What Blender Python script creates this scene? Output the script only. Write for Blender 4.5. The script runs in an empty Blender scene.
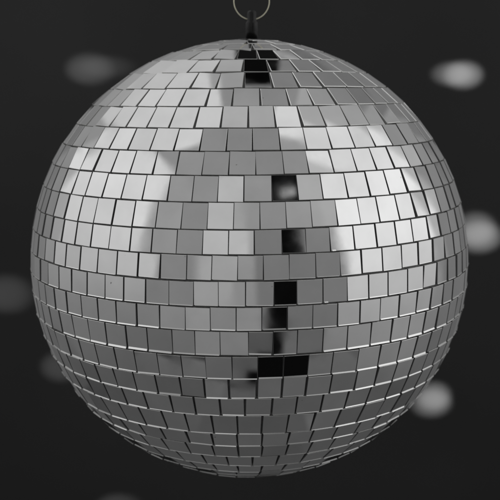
import math, random
import numpy as np
R = 0.15                                   # ball radius, metres
D = 4.4; EL = math.radians(10); F = 938.0 / 500.0
CAM = np.array([0.0, -D*math.cos(EL), D*math.sin(EL)])*R
# latitudes of the seams between the rows of tiles, from the crown down
SEAM = [86.5, 81.5,76.0,70.2,64.0,57.7,51.4,45.5,39.3,33.4,27.7,21.8,15.9,10.6,5.2,-0.3,-5.6,-11.3,-17.0,-22.2,-27.4,-33.7,-38.6,-43.9,-49.7,-55.2,-60.8,-66.4,-72.0]
# seams between neighbouring tiles as laid (longitudes), rows 2..22
EDGE = {2:[-46.,-20.,2.4,21.,44.],3:[-51.8,-34.9,-20.2,-7.4,4.7,16.6,29.5,44.0],
4:[-57.,-42.4,-28.,-15.4,-3.,8.7,21.4,33.7,46.6,60.],5:[-44.4,-32.4,-21.9,-12.3,-2.1,8.5,18.4,28.3,39.5,50.2],
6:[-39.8,-31.7,-23.1,-14.1,-5.6,3.5,12.9,20.9,29.4,38.4],7:[-30.9,-23.4,-15.8,-8.2,-.3,7.4,15.2,22.4,30.3,38.],
8:[-27.,-20.,-13.,-6.,.8,8.,15.,22.1,29.2,36.1],9:[-24.3,-18.1,-11.5,-5.,1.5,8.3,14.5,21.,27.4,33.6],
10:[-25.6,-19.2,-13.2,-7.3,-1.3,5.2,11.2,17.1,23.4,29.6],11:[-21.2,-15.2,-9.3,-3.5,2.3,8.1,13.9,19.9,25.5,30.9],
12:[-21.7,-15.9,-10.1,-4.5,1.,6.9,12.2,17.7,23.5,29.3],13:[-19.3,-13.4,-8.,-2.5,2.9,8.4,14.2,19.8,24.9],
14:[-22.7,-17.3,-11.8,-6.5,-.8,5.1,10.,15.7,21.3,26.5],15:[-19.5,-13.7,-8.3,-2.8,2.6,8.,13.5,19.1,24.4],
16:[-22.8,-16.9,-11.8,-6.3,-.2,5.,10.3,16.,21.8,27.7],17:[-20.9,-15.2,-9.7,-3.8,1.8,7.5,13.1,18.8,25.,31.1],
18:[-22.3,-16.2,-10.4,-4.7,1.7,7.5,13.2,19.2,25.7,31.6],19:[-26.7,-19.4,-13.4,-7.1,-1.1,5.4,11.4,17.9,24.5,31.1],
20:[-23.1,-16.6,-9.6,-3.1,3.2,9.9,16.7,23.8,31.],21:[-25.6,-17.8,-10.5,-3.4,3.5,11.,17.8,25.2,33.],
22:[-27.5,-19.5,-11.2,-3.5,3.8,11.5,19.],23:[-25.,-15.9,-7.5,1.,9.6,18.7,28.4]}
def seam_lat(k, lon):                      # the rows were laid by hand and climb a little to one side
    l = math.radians(lon); s = SEAM[k]
    return s + math.cos(math.radians(s))*(0.75*math.sin(l) + 0.35*(1-math.cos(l)))
def row_edges(k):
    rnd = random.Random(99+k)
    mid = math.radians((SEAM[k]+SEAM[k+1])/2)
    if k in EDGE: e = list(EDGE[k]); n0 = len(e)-1; pitch = (e[-1]-e[0])/n0
    else: pitch = 5.6/math.cos(mid); e = [rnd.uniform(-5,5)]; e.append(e[0]+pitch)
    N = max(6, int(round(360/pitch))); rest = N-(len(e)-1)
    p = (360-(e[-1]-e[0]))/rest
    full = e + [e[-1]+p*(i+1)+(rnd.uniform(-.035,.035)*p if i < rest-1 else 0) for i in range(rest)]
    return full                             # N+1 values, last = first+360
def sph(lat, lon):
    a, b = math.radians(lat), math.radians(lon)
    return np.array([math.cos(a)*math.sin(b), -math.cos(a)*math.cos(b), math.sin(a)])
# lamps: name, corner, u (width), v (height), brightness along v [(t, radiance)]
A_ = np.array
def P(name, c, u, v, ramp): return (name, A_(c, float), A_(u, float), A_(v, float), ramp)
LEFT = [(0,.08),(.14,.12),(.25,.155),(.35,.20),(.43,.30),(.5,.46),(.6,.64),(.75,.74),(1,.72)]
RIGHT = [(0,.10),(.11,.16),(.24,.25),(.34,.34),(.43,.53),(.5,.72),(.6,.88),(.8,.90),(1,.8)]
DIM = [(0,.08),(.25,.14),(.45,.20),(.6,.24),(.75,.27),(1,.32)]
PANELS = [
 P('left', (-1.1,-.86,-1.1),(0,1.32,0),(0,0,2.2),LEFT),
 P('left_mid', (-1.1,.46,-1.1),(0,.14,0),(0,0,2.2),[(0,.055),(.25,.13),(.43,.24),(.5,.32),(.6,.38),(1,.40)]),
 P('right_mid', (1.1,.36,-1.1),(0,.14,0),(0,0,2.2),[(0,.07),(.25,.17),(.43,.30),(.5,.38),(.6,.46),(1,.45)]),
 P('left_near', (-1.1,-1.4,-1.1),(0,.54,0),(0,0,2.2),[(0,.06),(.25,.15),(.45,.22),(.6,.33),(1,.33)]),
 P('left_far', (-1.1,.6,-1.1),(0,.65,0),(0,0,2.2),DIM),
 P('right', (1.1,-1.0,-1.1),(0,1.36,0),(0,0,2.2),RIGHT),
 P('right_near', (1.1,-1.4,-1.1),(0,.4,0),(0,0,2.2),[(0,.06),(.25,.15),(.45,.20),(.6,.24),(.75,.40),(1,.42)]),
 P('right_far', (1.1,.5,-1.1),(0,.75,0),(0,0,2.2),DIM),
 P('front_a', (-1.1,-1.4,-1.1),(.55,0,0),(0,0,2.2),[(0,.12),(.2,.17),(.35,.24),(.45,.22),(.7,.27),(1,.28)]),
 P('front_b', (-.55,-1.4,-1.1),(.38,0,0),(0,0,2.2),[(0,.13),(.2,.22),(.35,.33),(.5,.38),(.65,.50),(1,.52)]),
 P('front_c', (-.17,-1.4,-1.1),(.19,0,0),(0,0,2.2),[(0,.08),(.15,.16),(.3,.26),(.5,.28),(.7,.36),(1,.38)]),
 P('front_d', (.02,-1.4,-.82),(.35,0,0),(0,0,1.92),[(0,.10),(.2,.18),(.45,.17),(.7,.27),(1,.33)]),
 P('front_e', (.57,-1.4,-.86),(.53,0,0),(0,0,1.96),[(0,.13),(.3,.18),(.6,.19),(.75,.35),(1,.38)]),
 P('ceil_front', (-.3,-1.4,1.1),(.6,0,0),(0,1.1,0),[(0,.30),(1,.26)]),
 P('ceil_front_left', (-1.1,-1.4,1.1),(.8,0,0),(0,1.1,0),[(0,.28),(1,.30)]),
 P('ceil_front_right', (.56,-1.4,1.1),(.54,0,0),(0,.95,0),[(0,.38),(1,.5)]),
 P('ceil_left', (-1.1,-.3,1.1),(.9,0,0),(0,1.6,0),[(0,.66),(.5,.64),(1,.45)]),
 P('ceil_front_mid', (.3,-1.0,1.1),(.26,0,0),(0,.55,0),[(0,.30),(1,.34)]),
 P('ceil_mid', (-.2,-.3,1.1),(.5,0,0),(0,.62,0),[(0,.45),(.35,.38),(.5,.27),(1,.26)]),
 P('ceil_right', (.3,-.45,1.1),(.8,0,0),(0,.42,0),[(0,.8),(1,.7)]),
 P('ceil_right_rear', (.3,-.03,1.1),(.8,0,0),(0,1.3,0),[(0,.42),(.25,.34),(.5,.2),(1,.16)]),
 P('rear_left', (-1.1,1.25,.31),(1.0,0,0),(0,0,.77),[(0,.15),(.5,.22),(1,.42)]),
 P('rear_mid', (-.1,1.25,.31),(.22,0,0),(0,0,.5),[(0,.15),(1,.19)]),
 P('ceil_rear_left', (-.2,.32,1.1),(.14,0,0),(0,.98,0),[(0,.36),(1,.40)]),
 P('ceil_rear_right', (.17,.32,1.1),(.13,0,0),(0,.98,0),[(0,.24),(1,.18)]),
 P('rear_right', (.12,1.25,.31),(.98,0,0),(0,0,.77),[(0,.16),(1,.20)]),
 P('rear_side_left', (-1.1,1.25,-1.1),(.54,0,0),(0,0,1.4),[(0,.07),(.6,.15),(1,.18)]),
 P('rear_side_right', (.56,1.25,-1.1),(.54,0,0),(0,0,1.4),[(0,.07),(.6,.15),(1,.18)]),
 P('floor_left', (-1.1,-.93,-1.1),(.8,0,0),(0,2.2,0),[(0,.13),(.15,.08),(.3,.10),(.5,.075),(.7,.08),(1,.04)]),
 P('floor_mid', (-.3,-.93,-1.1),(.55,0,0),(0,2.2,0),[(0,.10),(.12,.12),(.25,.075),(.42,.092),(.5,.072),(.7,.075),(1,.04)]),
 P('floor_right', (.25,-.93,-1.1),(.85,0,0),(0,2.2,0),[(0,.14),(.2,.09),(.32,.12),(.5,.08),(.7,.085),(1,.04)]),
 P('floor_front_left', (-1.1,-1.4,-1.1),(1.08,0,0),(0,.46,0),[(0,.12),(1,.10)]),
 P('floor_front_right', (.72,-1.4,-1.1),(.38,0,0),(0,.46,0),[(0,.1),(1,.09)]),
]
TILT = {(2,0):(-1,1.5),(2,1):(0,2),(2,2):(0.5,1.5),(2,3):(0.5,0.5),(2,4):(-0.5,0),(2,15):(-1,0.5),(3,0):(0,0),(3,1):(-1,2),(3,2):(3.5,0.5),(3,3):(0,0),(3,4):(0,0),(3,5):(0.5,1.5),(3,6):(-1,-2),(3,24):(4,-0.5),(3,25):(3.5,-1.5),(4,0):(3.5,-1.5),(4,1):(1.5,-1),(4,2):(-1,1.5),(4,3):(-0.5,1.5),(4,4):(0,0),(4,5):(-0.5,2.5),(4,6):(0,0),(4,7):(0.5,1),(4,8):(0,0),(4,9):(0,0),(4,10):(-3.5,0),(4,26):(4.5,-0.5),(4,27):(4.5,-2.5),(5,0):(1.5,-1),(5,1):(0,0),(5,2):(3,1.5),(5,3):(-3.5,1.5),(5,4):(-1,1.5),(5,5):(0,0.5),(5,6):(1,1.5),(5,7):(0,0),(5,8):(0.5,0),(5,9):(0.5,0),(5,10):(0.5,0),(5,11):(-2.5,0),(5,32):(4.5,-2),(5,33):(1,-0.5),(6,0):(0.5,0),(6,1):(0,0),(6,2):(0,0),(6,3):(0,0),(6,4):(0,-1.5),(6,5):(0,0),(6,6):(-1.5,0.5),(6,7):(1,1),(6,8):(1,0.5),(6,9):(0,0),(6,10):(0,0),(6,11):(0,0),(6,12):(-0.5,0),(6,13):(-4,0),(6,36):(4.5,3),(6,37):(4.5,0),(6,38):(4,-0.5),(6,39):(-0.5,0.5),(6,40):(1,-0.5),(7,0):(0,0),(7,1):(0,0),(7,2):(0,0),(7,3):(0,-1.5),(7,4):(-0.5,-1.5),(7,5):(1,-1.5),(7,6):(0.5,1.5),(7,7):(-2.5,-1),(7,8):(-1,-1),(7,9):(1.5,-2.5),(7,10):(-1.5,2),(7,11):(-0.5,-0.5),(7,12):(0,0),(7,13):(-1.5,0),(7,14):(0,0),(7,41):(0.5,-1),(7,42):(2,0),(7,43):(-0.5,0),(7,44):(4,2.5),(7,45):(0,0),(7,46):(0,0),(8,0):(0,0),(8,1):(-0.5,2),(8,2):(-0.5,-0.5),(8,3):(0,0),(8,4):(0,0),(8,5):(-0.5,-0.5),(8,6):(0.5,0.5),(8,7):(0,0),(8,8):(-2,-1.5),(8,9):(0,1),(8,10):(0,-0.5),(8,11):(0.5,-0.5),(8,12):(0,0),(8,13):(-0.5,0),(8,14):(-1,0),(8,46):(0.5,0.5),(8,47):(2,-1.5),(8,48):(0.5,0),(8,49):(0,0),(8,50):(0,0),(9,0):(-3,-3),(9,1):(0,0),(9,2):(0,0),(9,3):(0,-0.5),(9,4):(0,0),(9,5):(0,0),(9,6):(1.5,3),(9,7):(0.5,0),(9,8):(0,0),(9,9):(0,0.5),(9,10):(2,0.5),(9,11):(-1,0),(9,12):(0,0),(9,13):(1,0),(9,14):(0,0),(9,15):(0,0),(9,47):(3.5,0),(9,48):(0,0),(9,49):(2,0.5),(9,50):(0,-0.5),(9,51):(3.5,-2),(9,52):(-1.5,0.5),(9,53):(0,0),(9,54):(0,0),(9,55):(0,-0.5),(10,0):(1,0),(10,1):(-2.5,-2.5),(10,2):(0,0),(10,3):(0,-3),(10,4):(0,-2.5),(10,5):(0,0),(10,6):(0,0),(10,7):(0.5,-1),(10,8):(0,0),(10,9):(0,0),(10,10):(0,0),(10,11):(3.5,1),(10,12):(1,1),(10,13):(0.5,-0.5),(10,14):(2,0.5),(10,15):(0,0),(10,16):(0,0),(10,50):(1.5,0),(10,51):(0,0),(10,52):(-0.5,0),(10,53):(-0.5,-0.5),(10,54):(1.5,0.5),(10,55):(-0.5,-0.5),(10,56):(0,0),(10,57):(0,0),(10,58):(0,0),(11,0):(0,0),(11,1):(0,0),(11,2):(0,0),(11,3):(1,0),(11,4):(0,-0.5),(11,5):(0,0.5),(11,6):(-0.5,0),(11,7):(-0.5,0.5),(11,8):(0,0),(11,9):(0,0),(11,10):(0,0),(11,11):(4.5,4),(11,12):(-0.5,0.5),(11,13):(0,0),(11,14):(3.5,0),(11,15):(0,0),(11,16):(0,0),(11,52):(0.5,0),(11,53):(0,0),(11,54):(-2,0),(11,55):(-0.5,-0.5),(11,56):(-0.5,0),(11,57):(0,-0.5),(11,58):(0,0),(11,59):(0,0),(11,60):(0,-0.5),(11,61):(1,-0.5),(12,0):(0,0),(12,1):(0,0),(12,2):(0,0),(12,3):(-2,1),(12,4):(0,-4.5),(12,5):(0,3),(12,6):(0,-1.5),(12,7):(1.5,0),(12,8):(0,0),(12,9):(0,0),(12,10):(0.5,-1),(12,11):(0.5,-2),(12,12):(3,0),(12,13):(1,0),(12,14):(0.5,-0.5),(12,15):(1,0),(12,16):(0,0),(12,17):(-1,0),(12,54):(0,0),(12,55):(0,0),(12,56):(-3,0),(12,57):(-0.5,-0.5),(12,58):(-2,0),(12,59):(-0.5,-1),(12,60):(0,-0.5),(12,61):(0,-0.5),(12,62):(0,-0.5),(12,63):(0.5,0.5),(13,0):(0,-0.5),(13,1):(1,0),(13,2):(0,-1.5),(13,3):(0,-0.5),(13,4):(0,-0.5),(13,5):(0,0),(13,6):(0,0),(13,7):(0,1),(13,8):(0,-1.5),(13,9):(0,-1.5),(13,10):(0.5,-3.5),(13,11):(1,-4.5),(13,12):(2.5,-4),(13,13):(0,0),(13,14):(0.5,-0.5),(13,15):(0.5,0),(13,16):(0,0),(13,55):(0,0),(13,56):(0,0),(13,57):(0,-0.5),(13,58):(-0.5,-1),(13,59):(0,-1),(13,60):(0,-0.5),(13,61):(0,0),(13,62):(0,0),(13,63):(0,0),(13,64):(-3,1.5),(14,0):(0,0),(14,1):(0,-0.5),(14,2):(0,0.5),(14,3):(0.5,-0.5),(14,4):(-2,0),(14,5):(0,0),(14,6):(0,0),(14,7):(0,-0.5),(14,8):(0,1),(14,9):(0,0),(14,10):(0,-0.5),(14,11):(0,-1),(14,12):(0.5,-4.5),(14,13):(4,-1.5),(14,14):(0.5,-0.5),(14,15):(4,-1),(14,16):(0,0),(14,17):(0,0),(14,57):(0,0),(14,58):(0,0),(14,59):(0,0),(14,60):(0,-0.5),(14,61):(0,-0.5),(14,62):(0,0),(14,63):(0,1),(14,64):(0,1),(14,65):(0,2),(15,0):(0.5,3.5),(15,1):(2,2),(15,2):(0,-1.5),(15,3):(0,1),(15,4):(2,-2),(15,5):(0,1),(15,6):(-0.5,1.5),(15,7):(1,1.5),(15,8):(0.5,2),(15,9):(0,0.5),(15,10):(0,-1.5),(15,11):(0,-4),(15,12):(2,-2.5),(15,13):(0,-0.5),(15,14):(0.5,-0.5),(15,57):(1.5,0),(15,58):(0,0),(15,59):(-0.5,-0.5),(15,60):(0,-0.5),(15,61):(0,0),(15,62):(0,0.5),(15,63):(0,1),(15,64):(-0.5,2.5),(15,65):(-2.5,2),(16,0):(-1,2.5),(16,1):(0.5,3),(16,2):(0.5,2.5),(16,3):(-0.5,2),(16,4):(-3,-4),(16,5):(2.5,2),(16,6):(-0.5,1),(16,7):(3,1.5),(16,8):(1,2.5),(16,9):(0,1),(16,10):(0,-1),(16,11):(0,-1.5),(16,12):(2,-2),(16,13):(0,0),(16,57):(0,-0.5),(16,58):(-0.5,-0.5),(16,59):(0,-1),(16,60):(0,-0.5),(16,61):(0,0.5),(16,62):(-0.5,1),(16,63):(-0.5,1.5),(17,0):(0,0),(17,1):(0,-2.5),(17,2):(0,0),(17,3):(1,2.5),(17,4):(0,0),(17,5):(0,0),(17,6):(0.5,-1.5),(17,7):(-1.5,0),(17,8):(1,2),(17,9):(0,0.5),(17,10):(-0.5,-1.5),(17,11):(1.5,-1),(17,12):(0,-0.5),(17,13):(0,-0.5),(17,54):(0.5,0),(17,55):(-2,-1.5),(17,56):(1.5,0),(17,57):(-1.5,-1),(17,58):(0,-0.5),(17,59):(0,-0.5),(17,60):(0,0.5),(17,61):(3.5,0),(18,0):(0,0.5),(18,1):(-0.5,-1),(18,2):(0.5,2.5),(18,3):(1,2),(18,4):(0,0.5),(18,5):(0.5,-1),(18,6):(0,0),(18,7):(-0.5,0.5),(18,8):(2,3.5),(18,9):(0,-0.5),(18,10):(-0.5,-1.5),(18,11):(0.5,-0.5),(18,53):(1.5,0),(18,54):(-2,-2),(18,55):(1.5,-0.5),(18,56):(-1.5,-2),(18,57):(0.5,-1.5),(18,58):(0.5,0),(18,59):(0.5,0.5),(19,0):(-0.5,-1),(19,1):(0.5,1),(19,2):(0,0.5),(19,3):(0,-2),(19,4):(0,-1.5),(19,5):(0,-0.5),(19,6):(-0.5,0.5),(19,7):(-1,1),(19,8):(1,-1),(19,9):(0,0),(19,10):(0,0),(19,11):(0,-0.5),(19,52):(-0.5,-3),(19,53):(0,0),(19,54):(0,0),(19,55):(-0.5,-0.5),(20,0):(-0.5,-0.5),(20,1):(1.5,-0.5),(20,2):(0,0.5),(20,3):(0,0),(20,4):(0,0),(20,5):(-4.5,-1),(20,6):(1,-2),(20,7):(1,-1.5),(20,8):(0,0),(20,50):(0.5,0),(20,51):(0,0),(20,52):(-0.5,-0.5),(21,0):(0,-0.5),(21,1):(-1,-1),(21,2):(0,0.5),(21,3):(0,0.5),(21,4):(0,0.5),(21,5):(0.5,-2),(21,6):(0.5,-1),(21,7):(0,0),(21,47):(-2,-1.5),(21,48):(0,0),(22,0):(0,0.5),(22,1):(0,0),(22,2):(0,-0.5),(22,3):(0,-1),(22,4):(0,-0.5),(22,5):(-1.5,0),(23,0):(0.5,-0.5),(23,1):(0,0),(23,2):(0,0),(23,3):(0,0),(23,4):(0,0),(23,5):(1.5,-2.5)}

# ------------------------------------------------------------------ build
import bpy
from mathutils import Vector, Matrix
scene = bpy.context.scene
COL = scene.collection
def link(name, me, parent=None):
    o = bpy.data.objects.new(name, me); COL.objects.link(o)
    if parent: o.parent = parent
    return o
def mat(name):
    m = bpy.data.materials.new(name); m.use_nodes = True
    return m, m.node_tree, m.node_tree.nodes['Principled BSDF']
def setv(b, **k):
    for n, v in k.items(): b.inputs[n.replace('_', ' ')].default_value = v

# silvered glass face: slight smudges in the gloss, a rare dark speck in the silvering
M_face, nt, b = mat('mirror_face'); setv(b, Metallic=1.0, Roughness=.03)
tc = nt.nodes.new('ShaderNodeTexCoord')
at = nt.nodes.new('ShaderNodeAttribute'); at.attribute_name = 'silver'
sp = nt.nodes.new('ShaderNodeTexNoise'); sp.inputs['Scale'].default_value = 210; sp.inputs['Detail'].default_value = 1
nt.links.new(tc.outputs['Object'], sp.inputs['Vector'])
r1 = nt.nodes.new('ShaderNodeValToRGB'); r1.color_ramp.elements[0].position = .165; r1.color_ramp.elements[1].position = .20
r1.color_ramp.elements[0].color = (.35,.35,.35,1)
nt.links.new(sp.outputs['Fac'], r1.inputs[0])
cl = nt.nodes.new('ShaderNodeTexNoise'); cl.inputs['Scale'].default_value = 55; cl.inputs['Detail'].default_value = 4
nt.links.new(tc.outputs['Object'], cl.inputs['Vector'])
mr = nt.nodes.new('ShaderNodeMapRange'); mr.inputs[1].default_value=.3; mr.inputs[2].default_value=.75; mr.inputs[3].default_value=1.0; mr.inputs[4].default_value=.90
nt.links.new(cl.outputs['Fac'], mr.inputs[0])
x1 = nt.nodes.new('ShaderNodeMix'); x1.data_type='RGBA'; x1.blend_type='MULTIPLY'; x1.inputs[0].default_value=1
nt.links.new(at.outputs['Color'], x1.inputs[6]); nt.links.new(r1.outputs[0], x1.inputs[7])
x2 = nt.nodes.new('ShaderNodeVectorMath'); x2.operation='SCALE'
nt.links.new(x1.outputs[2], x2.inputs[0]); nt.links.new(mr.outputs[0], x2.inputs['Scale']); nt.links.new(x2.outputs[0], b.inputs['Base Color'])
rr = nt.nodes.new('ShaderNodeMapRange'); rr.inputs[1].default_value=.4; rr.inputs[2].default_value=.75; rr.inputs[3].default_value=.02; rr.inputs[4].default_value=.09
nt.links.new(cl.outputs['Fac'], rr.inputs[0]); nt.links.new(rr.outputs[0], b.inputs['Roughness'])
# cut glass edge of a tile
M_edge, nt, b = mat('cut_glass_edge'); setv(b, Base_Color=(.72,.72,.71,1), Metallic=.9, Roughness=.36)
M_side, nt, b = mat('dark_glass_side'); setv(b, Base_Color=(.13,.13,.13,1), Roughness=.45)  # darker than the cut edge; left and right sides below the top rows
M_glint, nt, b = mat('bright_glint_edge'); setv(b, Base_Color=(.95,.95,.94,1), Metallic=1.0, Roughness=.22)  # brighter copy of the cut edge, painting glints on wedges and upper right chamfers
# grey fibre shell with glue
M_core, nt, b = mat('glue_and_shell'); setv(b, Roughness=.8)
n1 = nt.nodes.new('ShaderNodeTexNoise'); n1.inputs['Scale'].default_value=120; n1.inputs['Detail'].default_value=3
rp = nt.nodes.new('ShaderNodeValToRGB'); rp.color_ramp.elements[0].color=(.07,.07,.07,1); rp.color_ramp.elements[1].color=(.28,.28,.28,1)
nt.links.new(n1.outputs['Fac'], rp.inputs[0]); nt.links.new(rp.outputs[0], b.inputs['Base Color'])
M_black, nt, b = mat('black_enamel'); setv(b, Base_Color=(.010,.010,.010,1), Roughness=.30, Specular_IOR_Level=.3)
M_wire, nt, b = mat('pale_brass_wire'); setv(b, Base_Color=(.80,.77,.60,1), Metallic=.9, Roughness=.35)
M_wall, nt, b = mat('dark_painted_wall'); setv(b, Roughness=.95, Specular_IOR_Level=.1)
WALL_ALB = .050
tcw = nt.nodes.new('ShaderNodeTexCoord')
n2 = nt.nodes.new('ShaderNodeTexNoise'); n2.inputs['Scale'].default_value=2.2; n2.inputs['Detail'].default_value=6
nt.links.new(tcw.outputs['Object'], n2.inputs['Vector'])
rp = nt.nodes.new('ShaderNodeValToRGB'); rp.color_ramp.elements[0].position=.3; rp.color_ramp.elements[1].position=.7
for e, f in zip(rp.color_ramp.elements, (.9, 1.1)): e.color=(WALL_ALB*f,)*3+(1,)
nt.links.new(n2.outputs['Fac'], rp.inputs[0]); nt.links.new(rp.outputs[0], b.inputs['Base Color'])

# ---- the ball
ball = bpy.data.objects.new('mirror_ball', None); COL.objects.link(ball)
ball['label'] = 'silver mirror ball of small square glass tiles hanging from a thin wire ring'
ball['category'] = 'disco ball'

def lathe(prof, seg=96, off=(0, 0, 0)):
    vs, fs = [], []
    for r, z in prof:
        for i in range(seg):
            a = 2*math.pi*i/seg; vs.append((off[0]+r*math.cos(a), off[1]+r*math.sin(a), off[2]+z))
    for j in range(len(prof)-1):
        for i in range(seg):
            i2 = (i+1) % seg; fs.append((j*seg+i, j*seg+i2, (j+1)*seg+i2, (j+1)*seg+i))
    return vs, fs
def mesh(name, vs, fs, m, parent, smooth=True):
    me = bpy.data.meshes.new(name); me.from_pydata([tuple(v) for v in vs], [], fs)
    me.materials.append(m)
    if smooth: me.polygons.foreach_set('use_smooth', [True]*len(me.polygons))
    me.update(); return link(name, me, parent)

TH = .0022                                    # glass thickness
Rc = R - TH*.80                               # shell under the tiles
prof = [(max(1e-5, Rc*math.cos(math.radians(a))), Rc*math.sin(math.radians(a))) for a in range(-90, 91, 2)]
vs, fs = lathe(prof, 128); mesh('shell', vs, fs, M_core, ball)

CHIPS = {(12, 7):.3, (12, 8):.22, (14, 7):.3}      # small bright nicks in a lower corner
WIDE = {14:.42, 17:.5, 15:.40, 16:.36, 1:.4, 2:.4, 3:.4, 4:.38, 5:.36, 6:.34}        # seams that were left wider
rnd = random.Random(7)
for k in range(len(SEAM)-1):
    e = row_edges(k); vs, fs, mi, shade = [], [], [], []
    for i in range(len(e)-1):
        l0, l1 = e[i], e[i+1]; lm = (l0+l1)/2; lw = ((lm+180) % 360)-180
        lat = math.radians((SEAM[k]+SEAM[k+1])/2)
        gu, gd = WIDE.get(k, .27), WIDE.get(k+1, .27)
        top = seam_lat(k, lw)-gu/2; bot = seam_lat(k+1, lw)+gd/2
        n = sph((top+bot)/2, lw)
        ue = np.cross([0, 0, 1.], n); ue /= np.linalg.norm(ue); un = np.cross(n, ue)
        gap = rnd.uniform(.20, .37)+(.08 if k > 17 or k < 8 else 0)     # cross gaps: tight in the middle of the front, looser elsewhere
        if 8 < k < 18 and abs(lw-2) < 24: gap = rnd.uniform(.05, .12)
        elif abs(lw) > 35: gap += .012*min(abs(lw)-35, 35)
        gap *= R*math.pi/180
        # a square tile: same width at top and bottom, so slivers of shell show between the slanted neighbours
        w = R*math.cos(math.radians((top+bot)/2))*math.radians(l1-l0)*.5 - gap*.5
        h = R*math.radians(top-bot)*.5
        wt = w*(1+.5*(math.cos(math.radians(top))/math.cos(math.radians((top+bot)/2))-1))
        wb = w*(1+.5*(math.cos(math.radians(bot))/math.cos(math.radians((top+bot)/2))-1))
        te, tn = TILT.get((k, i), (rnd.gauss(0, .55), rnd.gauss(0, .55)))
        te += rnd.gauss(0, .08); tn += rnd.gauss(0, .08)
        m = n + ue*math.tan(math.radians(te)) + un*math.tan(math.radians(tn)); m /= np.linalg.norm(m)
        # local frame of the glass, spun a touch in its bed
        a = np.cross(un, m); a /= np.linalg.norm(a); c = np.cross(m, a)
        s = math.radians(rnd.gauss(0, .35)); a, c = a*math.cos(s)+c*math.sin(s), c*math.cos(s)-a*math.sin(s)
        # chord of a flat tile: its middle sits just under the radius its corners reach
        cen = n*(R*(math.cos(math.radians(2.8)))+rnd.gauss(0, .00012)) + ue*rnd.gauss(0, .00005) + un*rnd.gauss(0, .00006)
        hh = h*(1+rnd.gauss(0, .006)); ch = .00030 if (k < 8 and 8 < lw < 90) else .00016  # wider chamfers on upper right tiles for stronger glint lines
        q = [(-wb, -hh), (wb, -hh), (wt, hh), (-wt, hh)]
        q = [(x+rnd.gauss(0, .00004), y+rnd.gauss(0, .00004)) for x, y in q]
        base = len(vs)
        for x, y in q: vs.append(cen + a*(x*(1-ch/abs(x))) + c*(y*(1-ch/abs(y))))
        for x, y in q: vs.append(cen + a*x + c*y - m*ch)
        for x, y in q: vs.append(cen + a*x + c*y - m*TH)
        fs.append((base, base+1, base+2, base+3)); mi.append(0)
        for j in range(4):
            j2 = (j+1) % 4
            fs.append((base+4+j, base+4+j2, base+j2, base+j)); mi.append(2 if (k < 8 and lw > 8 and j > 1) else 1 if (j % 2 == 0 or k < 9) else 3)  # upper right tiles take the brighter glint material on top and left chamfers
            fs.append((base+8+j, base+8+j2, base+4+j2, base+4+j)); mi.append(1 if (j % 2 == 0 or k < 8) else 3)
        fs.append((base+11, base+10, base+9, base+8)); mi.append(1)
        nf = 10
        # glint wedge added on the tile's lower edge, leaned to catch light (lower half)
        chip = CHIPS.get((k, i))
        if (k >= 13 and rnd.random() > .07) or chip:
            phi = (top+bot)/2; lean = math.radians(min(64, max(30, 20-phi+rnd.gauss(0, 5))))
            grow = min(1, max(.3, (k-12)/4))*(1.08 if k < 22 else .6)
            if chip: grow = .9
            rise = rnd.uniform(.00030, .00056)*grow; dy = rise/math.tan(lean)
            b0 = len(vs); xi, xo = -wb*rnd.uniform(.90, .97), wb*rnd.uniform(.90, .97)
            if chip: xi, xo = -wb*.9, -wb*(.9-chip)
            for x in (xi, xo):
                vs.append(cen+a*x+c*(-hh+dy)+m*.00001); vs.append(cen+a*x+c*(-hh-.00004)+m*rise); vs.append(cen+a*x+c*(-hh-.00004)-m*TH*.5)
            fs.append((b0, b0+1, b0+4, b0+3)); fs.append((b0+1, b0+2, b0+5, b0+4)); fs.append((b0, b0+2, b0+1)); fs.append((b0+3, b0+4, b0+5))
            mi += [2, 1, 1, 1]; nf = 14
        shade += [rnd.uniform(.82, .93)]*nf
    me = bpy.data.meshes.new('mirror_tile_row'); me.from_pydata([tuple(v) for v in vs], [], fs)
    me.materials.append(M_face); me.materials.append(M_edge); me.materials.append(M_glint); me.materials.append(M_side)
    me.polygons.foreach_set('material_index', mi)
    ca = me.attributes.new('silver', 'FLOAT_COLOR', 'FACE')
    ca.data.foreach_set('color', [v for s in shade for v in (s, s, s, 1)])
    me.update(); link('mirror_tile_row', me, ball)

# metal cap, post with a cross hole, ring
SX, SY = .0015, 0.0
vs, fs = lathe([(1e-5, .985*R), (.05*R, .985*R), (.055*R, .991*R), (.055*R, .999*R), (.05*R, 1.001*R), (.03*R, 1.003*R), (1e-5, 1.003*R)], 48)
mesh('hanger_cap', vs, fs, M_black, ball)
vs, fs = lathe([(1e-5, 1.0*R), (0.0270*R, 1.0*R), (0.0270*R, 1.070*R), (0.0262*R, 1.073*R), (0.0211*R, 1.079*R), (0.0204*R, 1.081*R), (0.0198*R, 1.113*R), (0.0182*R, 1.121*R), (.012*R, 1.125*R), (1e-5, 1.126*R)], 48, (SX, SY, 0))
post = mesh('hanger_post', vs, fs, M_black, ball)
RR, rw = .0795*R, .0020*R; zc = 1.1665*R
vs, fs = [], []
for i in range(128):
    a = 2*math.pi*i/128; c0 = Vector((math.sin(a), 0, math.cos(a)))
    for j in range(12):
        t = 2*math.pi*j/12
        p = c0*(RR+rw*math.cos(t)) + Vector((0, rw*math.sin(t), 0)); vs.append((SX-.0001+p.x, SY+p.y, zc+p.z))
for i in range(128):
    for j in range(12):
        fs.append((i*12+j, i*12+(j+1) % 12, ((i+1) % 128)*12+(j+1) % 12, ((i+1) % 128)*12+j))
mesh('hanging_ring', vs, fs, M_wire, ball)

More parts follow.
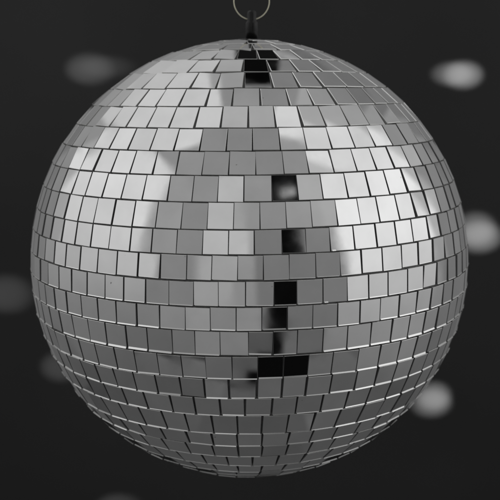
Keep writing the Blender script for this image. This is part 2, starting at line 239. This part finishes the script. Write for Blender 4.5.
# ---- dark wall behind
YW = 1.3
me = bpy.data.meshes.new('wall'); W = 5.0
me.from_pydata([(-W, YW, -W), (W, YW, -W), (W, YW, W), (-W, YW, W), (-W, YW+.1, -W), (W, YW+.1, -W), (W, YW+.1, W), (-W, YW+.1, W)], [], [(0, 1, 2, 3), (7, 6, 5, 4), (0, 4, 5, 1), (1, 5, 6, 2), (2, 6, 7, 3), (3, 7, 4, 0)])
me.materials.append(M_wall); wall = link('wall', me)
wall['kind'] = 'structure'; wall['label'] = 'dark grey plain wall behind the ball with soft blurred light spots'

# a small lamp seen as a soft blob in one dark tile
_e = row_edges(10); _l0, _l1 = _e[5], _e[6]; _lm = (_l0+_l1)/2
_n = sph((seam_lat(10, _lm)+seam_lat(11, _lm))/2, _lm); _ue = np.cross([0, 0, 1.], _n); _ue /= np.linalg.norm(_ue); _un = np.cross(_n, _ue)
_te, _tn = TILT[(10, 5)]; _m = _n+_ue*math.tan(math.radians(_te))+_un*math.tan(math.radians(_tn)); _m /= np.linalg.norm(_m)
_p = _n*R+_ue*.0010-_un*.0034; _d = _p-CAM; _d /= np.linalg.norm(_d); _rf = _d-2*(_d@_m)*_m; _c = _p+_rf*1.3
_f = -_rf; _u = np.cross([0, 0, 1.], _f); _u /= np.linalg.norm(_u); _v = np.cross(_f, _u); _u *= .030; _v *= .018
PANELS.append(P('small_lamp', _c-_u/2-_v/2, _u, _v, [(0, .30), (1, .30)]))

# ---- left and right softboxes; most other graded panels added, unseen, to tone the mirrors
for name, c, u, v, ramp in PANELS:
    l = bpy.data.lights.new('unseen_panel_lamp', 'AREA'); l.shape = 'RECTANGLE'
    U, V = float(np.linalg.norm(u)), float(np.linalg.norm(v)); l.size, l.size_y = U, V
    l.energy = math.pi*U*V
    ctr = c+u/2+v/2; Y = Vector(v/V); X = Vector(u/U); Z = X.cross(Y)
    if Z.dot(-Vector(ctr)) > 0: X = -X; Z = -Z      # emits along -Z, so -Z must face the ball
    o = bpy.data.objects.new('unseen_panel_lamp', l); COL.objects.link(o)
    o.matrix_world = Matrix.Translation(Vector(ctr)) @ Matrix((X, Y, Z)).transposed().to_4x4()
    l.use_nodes = True; nt = l.node_tree; em = nt.nodes['Emission']
    g = nt.nodes.new('ShaderNodeNewGeometry'); s = nt.nodes.new('ShaderNodeSeparateXYZ')
    cr = nt.nodes.new('ShaderNodeValToRGB'); cr.color_ramp.interpolation = 'LINEAR'
    els = cr.color_ramp.elements
    while len(els) > 1: els.remove(els[-1])
    els[0].position = ramp[0][0]; els[0].color = (ramp[0][1],)*3+(1,)
    for t, r in ramp[1:]:
        n_ = els.new(t); n_.color = (r,)*3+(1,)
    nt.links.new(g.outputs['Parametric'], s.inputs[0]); nt.links.new(s.outputs['Y'], cr.inputs[0])
    nt.links.new(cr.outputs['Color'], em.inputs['Color']); em.inputs['Strength'].default_value = 1.0

# ---- camera
cam = bpy.data.cameras.new('camera'); co = bpy.data.objects.new('camera', cam); COL.objects.link(co)
co.location = Vector(CAM); fw = -Vector(CAM).normalized()
co.rotation_euler = fw.to_track_quat('-Z', 'Y').to_euler()
cam.sensor_width = 36; cam.lens = 36*F; cam.shift_x = .5/500; cam.shift_y = 8/500
cam.clip_start = .01; cam.clip_end = 100
cam.dof.use_dof = True; cam.dof.focus_distance = D*R-R*.86; cam.dof.aperture_fstop = 13
scene.camera = co

# ---- spots of light the ball throws on the wall: added as unseen narrow lamps at the sides
cr_, cu_ = Vector((1, 0, 0)), Vector((1, 0, 0)).cross(fw)
def wall_pt(px, py):
    d = fw*938 + cr_*(px-249.5) + cu_*(258-py); t = (YW-CAM[1])/d.y; return Vector(CAM)+d*t
mpp = (YW-CAM[1])/938.0
def spot(px, py, w, h, rad, side, blend=.8):
    p = wall_pt(px, py); ww, hh = w*mpp, h*mpp
    # oblique incidence widens the round pool: w/h = 1/cos(angle off the wall's normal)
    cosg = min(.98, h/w); dist = .9
    sx = math.sqrt(1-cosg*cosg)*side
    o = bpy.data.objects.new('spot_lamp', bpy.data.lights.new('spot_lamp', 'SPOT')); COL.objects.link(o)
    o.location = p + Vector((sx*dist, -cosg*dist, .0))
    dd = (p-o.location); o.rotation_euler = dd.to_track_quat('-Z', 'Y').to_euler()
    o.data.spot_size = 2*math.atan(hh*.5/dd.length)*1.15; o.data.spot_blend = blend
    o.data.shadow_soft_size = .002
    o.data.energy = rad*4*math.pi*math.pi*dd.length**2/(WALL_ALB*cosg)
SPOTS = [(89,69,50,32,.046,-1,1),(106,67,56,22,.020,-1,1),(464,75,40,28,.19,1,1),(453,74,42,24,.12,1,1),(476,229,44,36,.12,1,1),(480,237,48,34,.16,1,1),
         (434,396,38,32,.14,1,1),(432,403,44,32,.13,1,1),(6,294,58,42,.036,-1,1),(60,367,44,34,.034,-1,1),(118,506,50,30,.030,-1,1)]
for s in SPOTS: spot(*s)

world = bpy.data.worlds.new('World'); scene.world = world; world.use_nodes = True
world.node_tree.nodes['Background'].inputs[0].default_value = (1, 1, 1, 1)
world.node_tree.nodes['Background'].inputs[1].default_value = .003
scene.render.engine = 'CYCLES'; scene.cycles.max_bounces = 6
scene.view_settings.view_transform = 'Standard'; scene.view_settings.look = 'None'
scene.view_settings.exposure = 0; scene.view_settings.gamma = 1
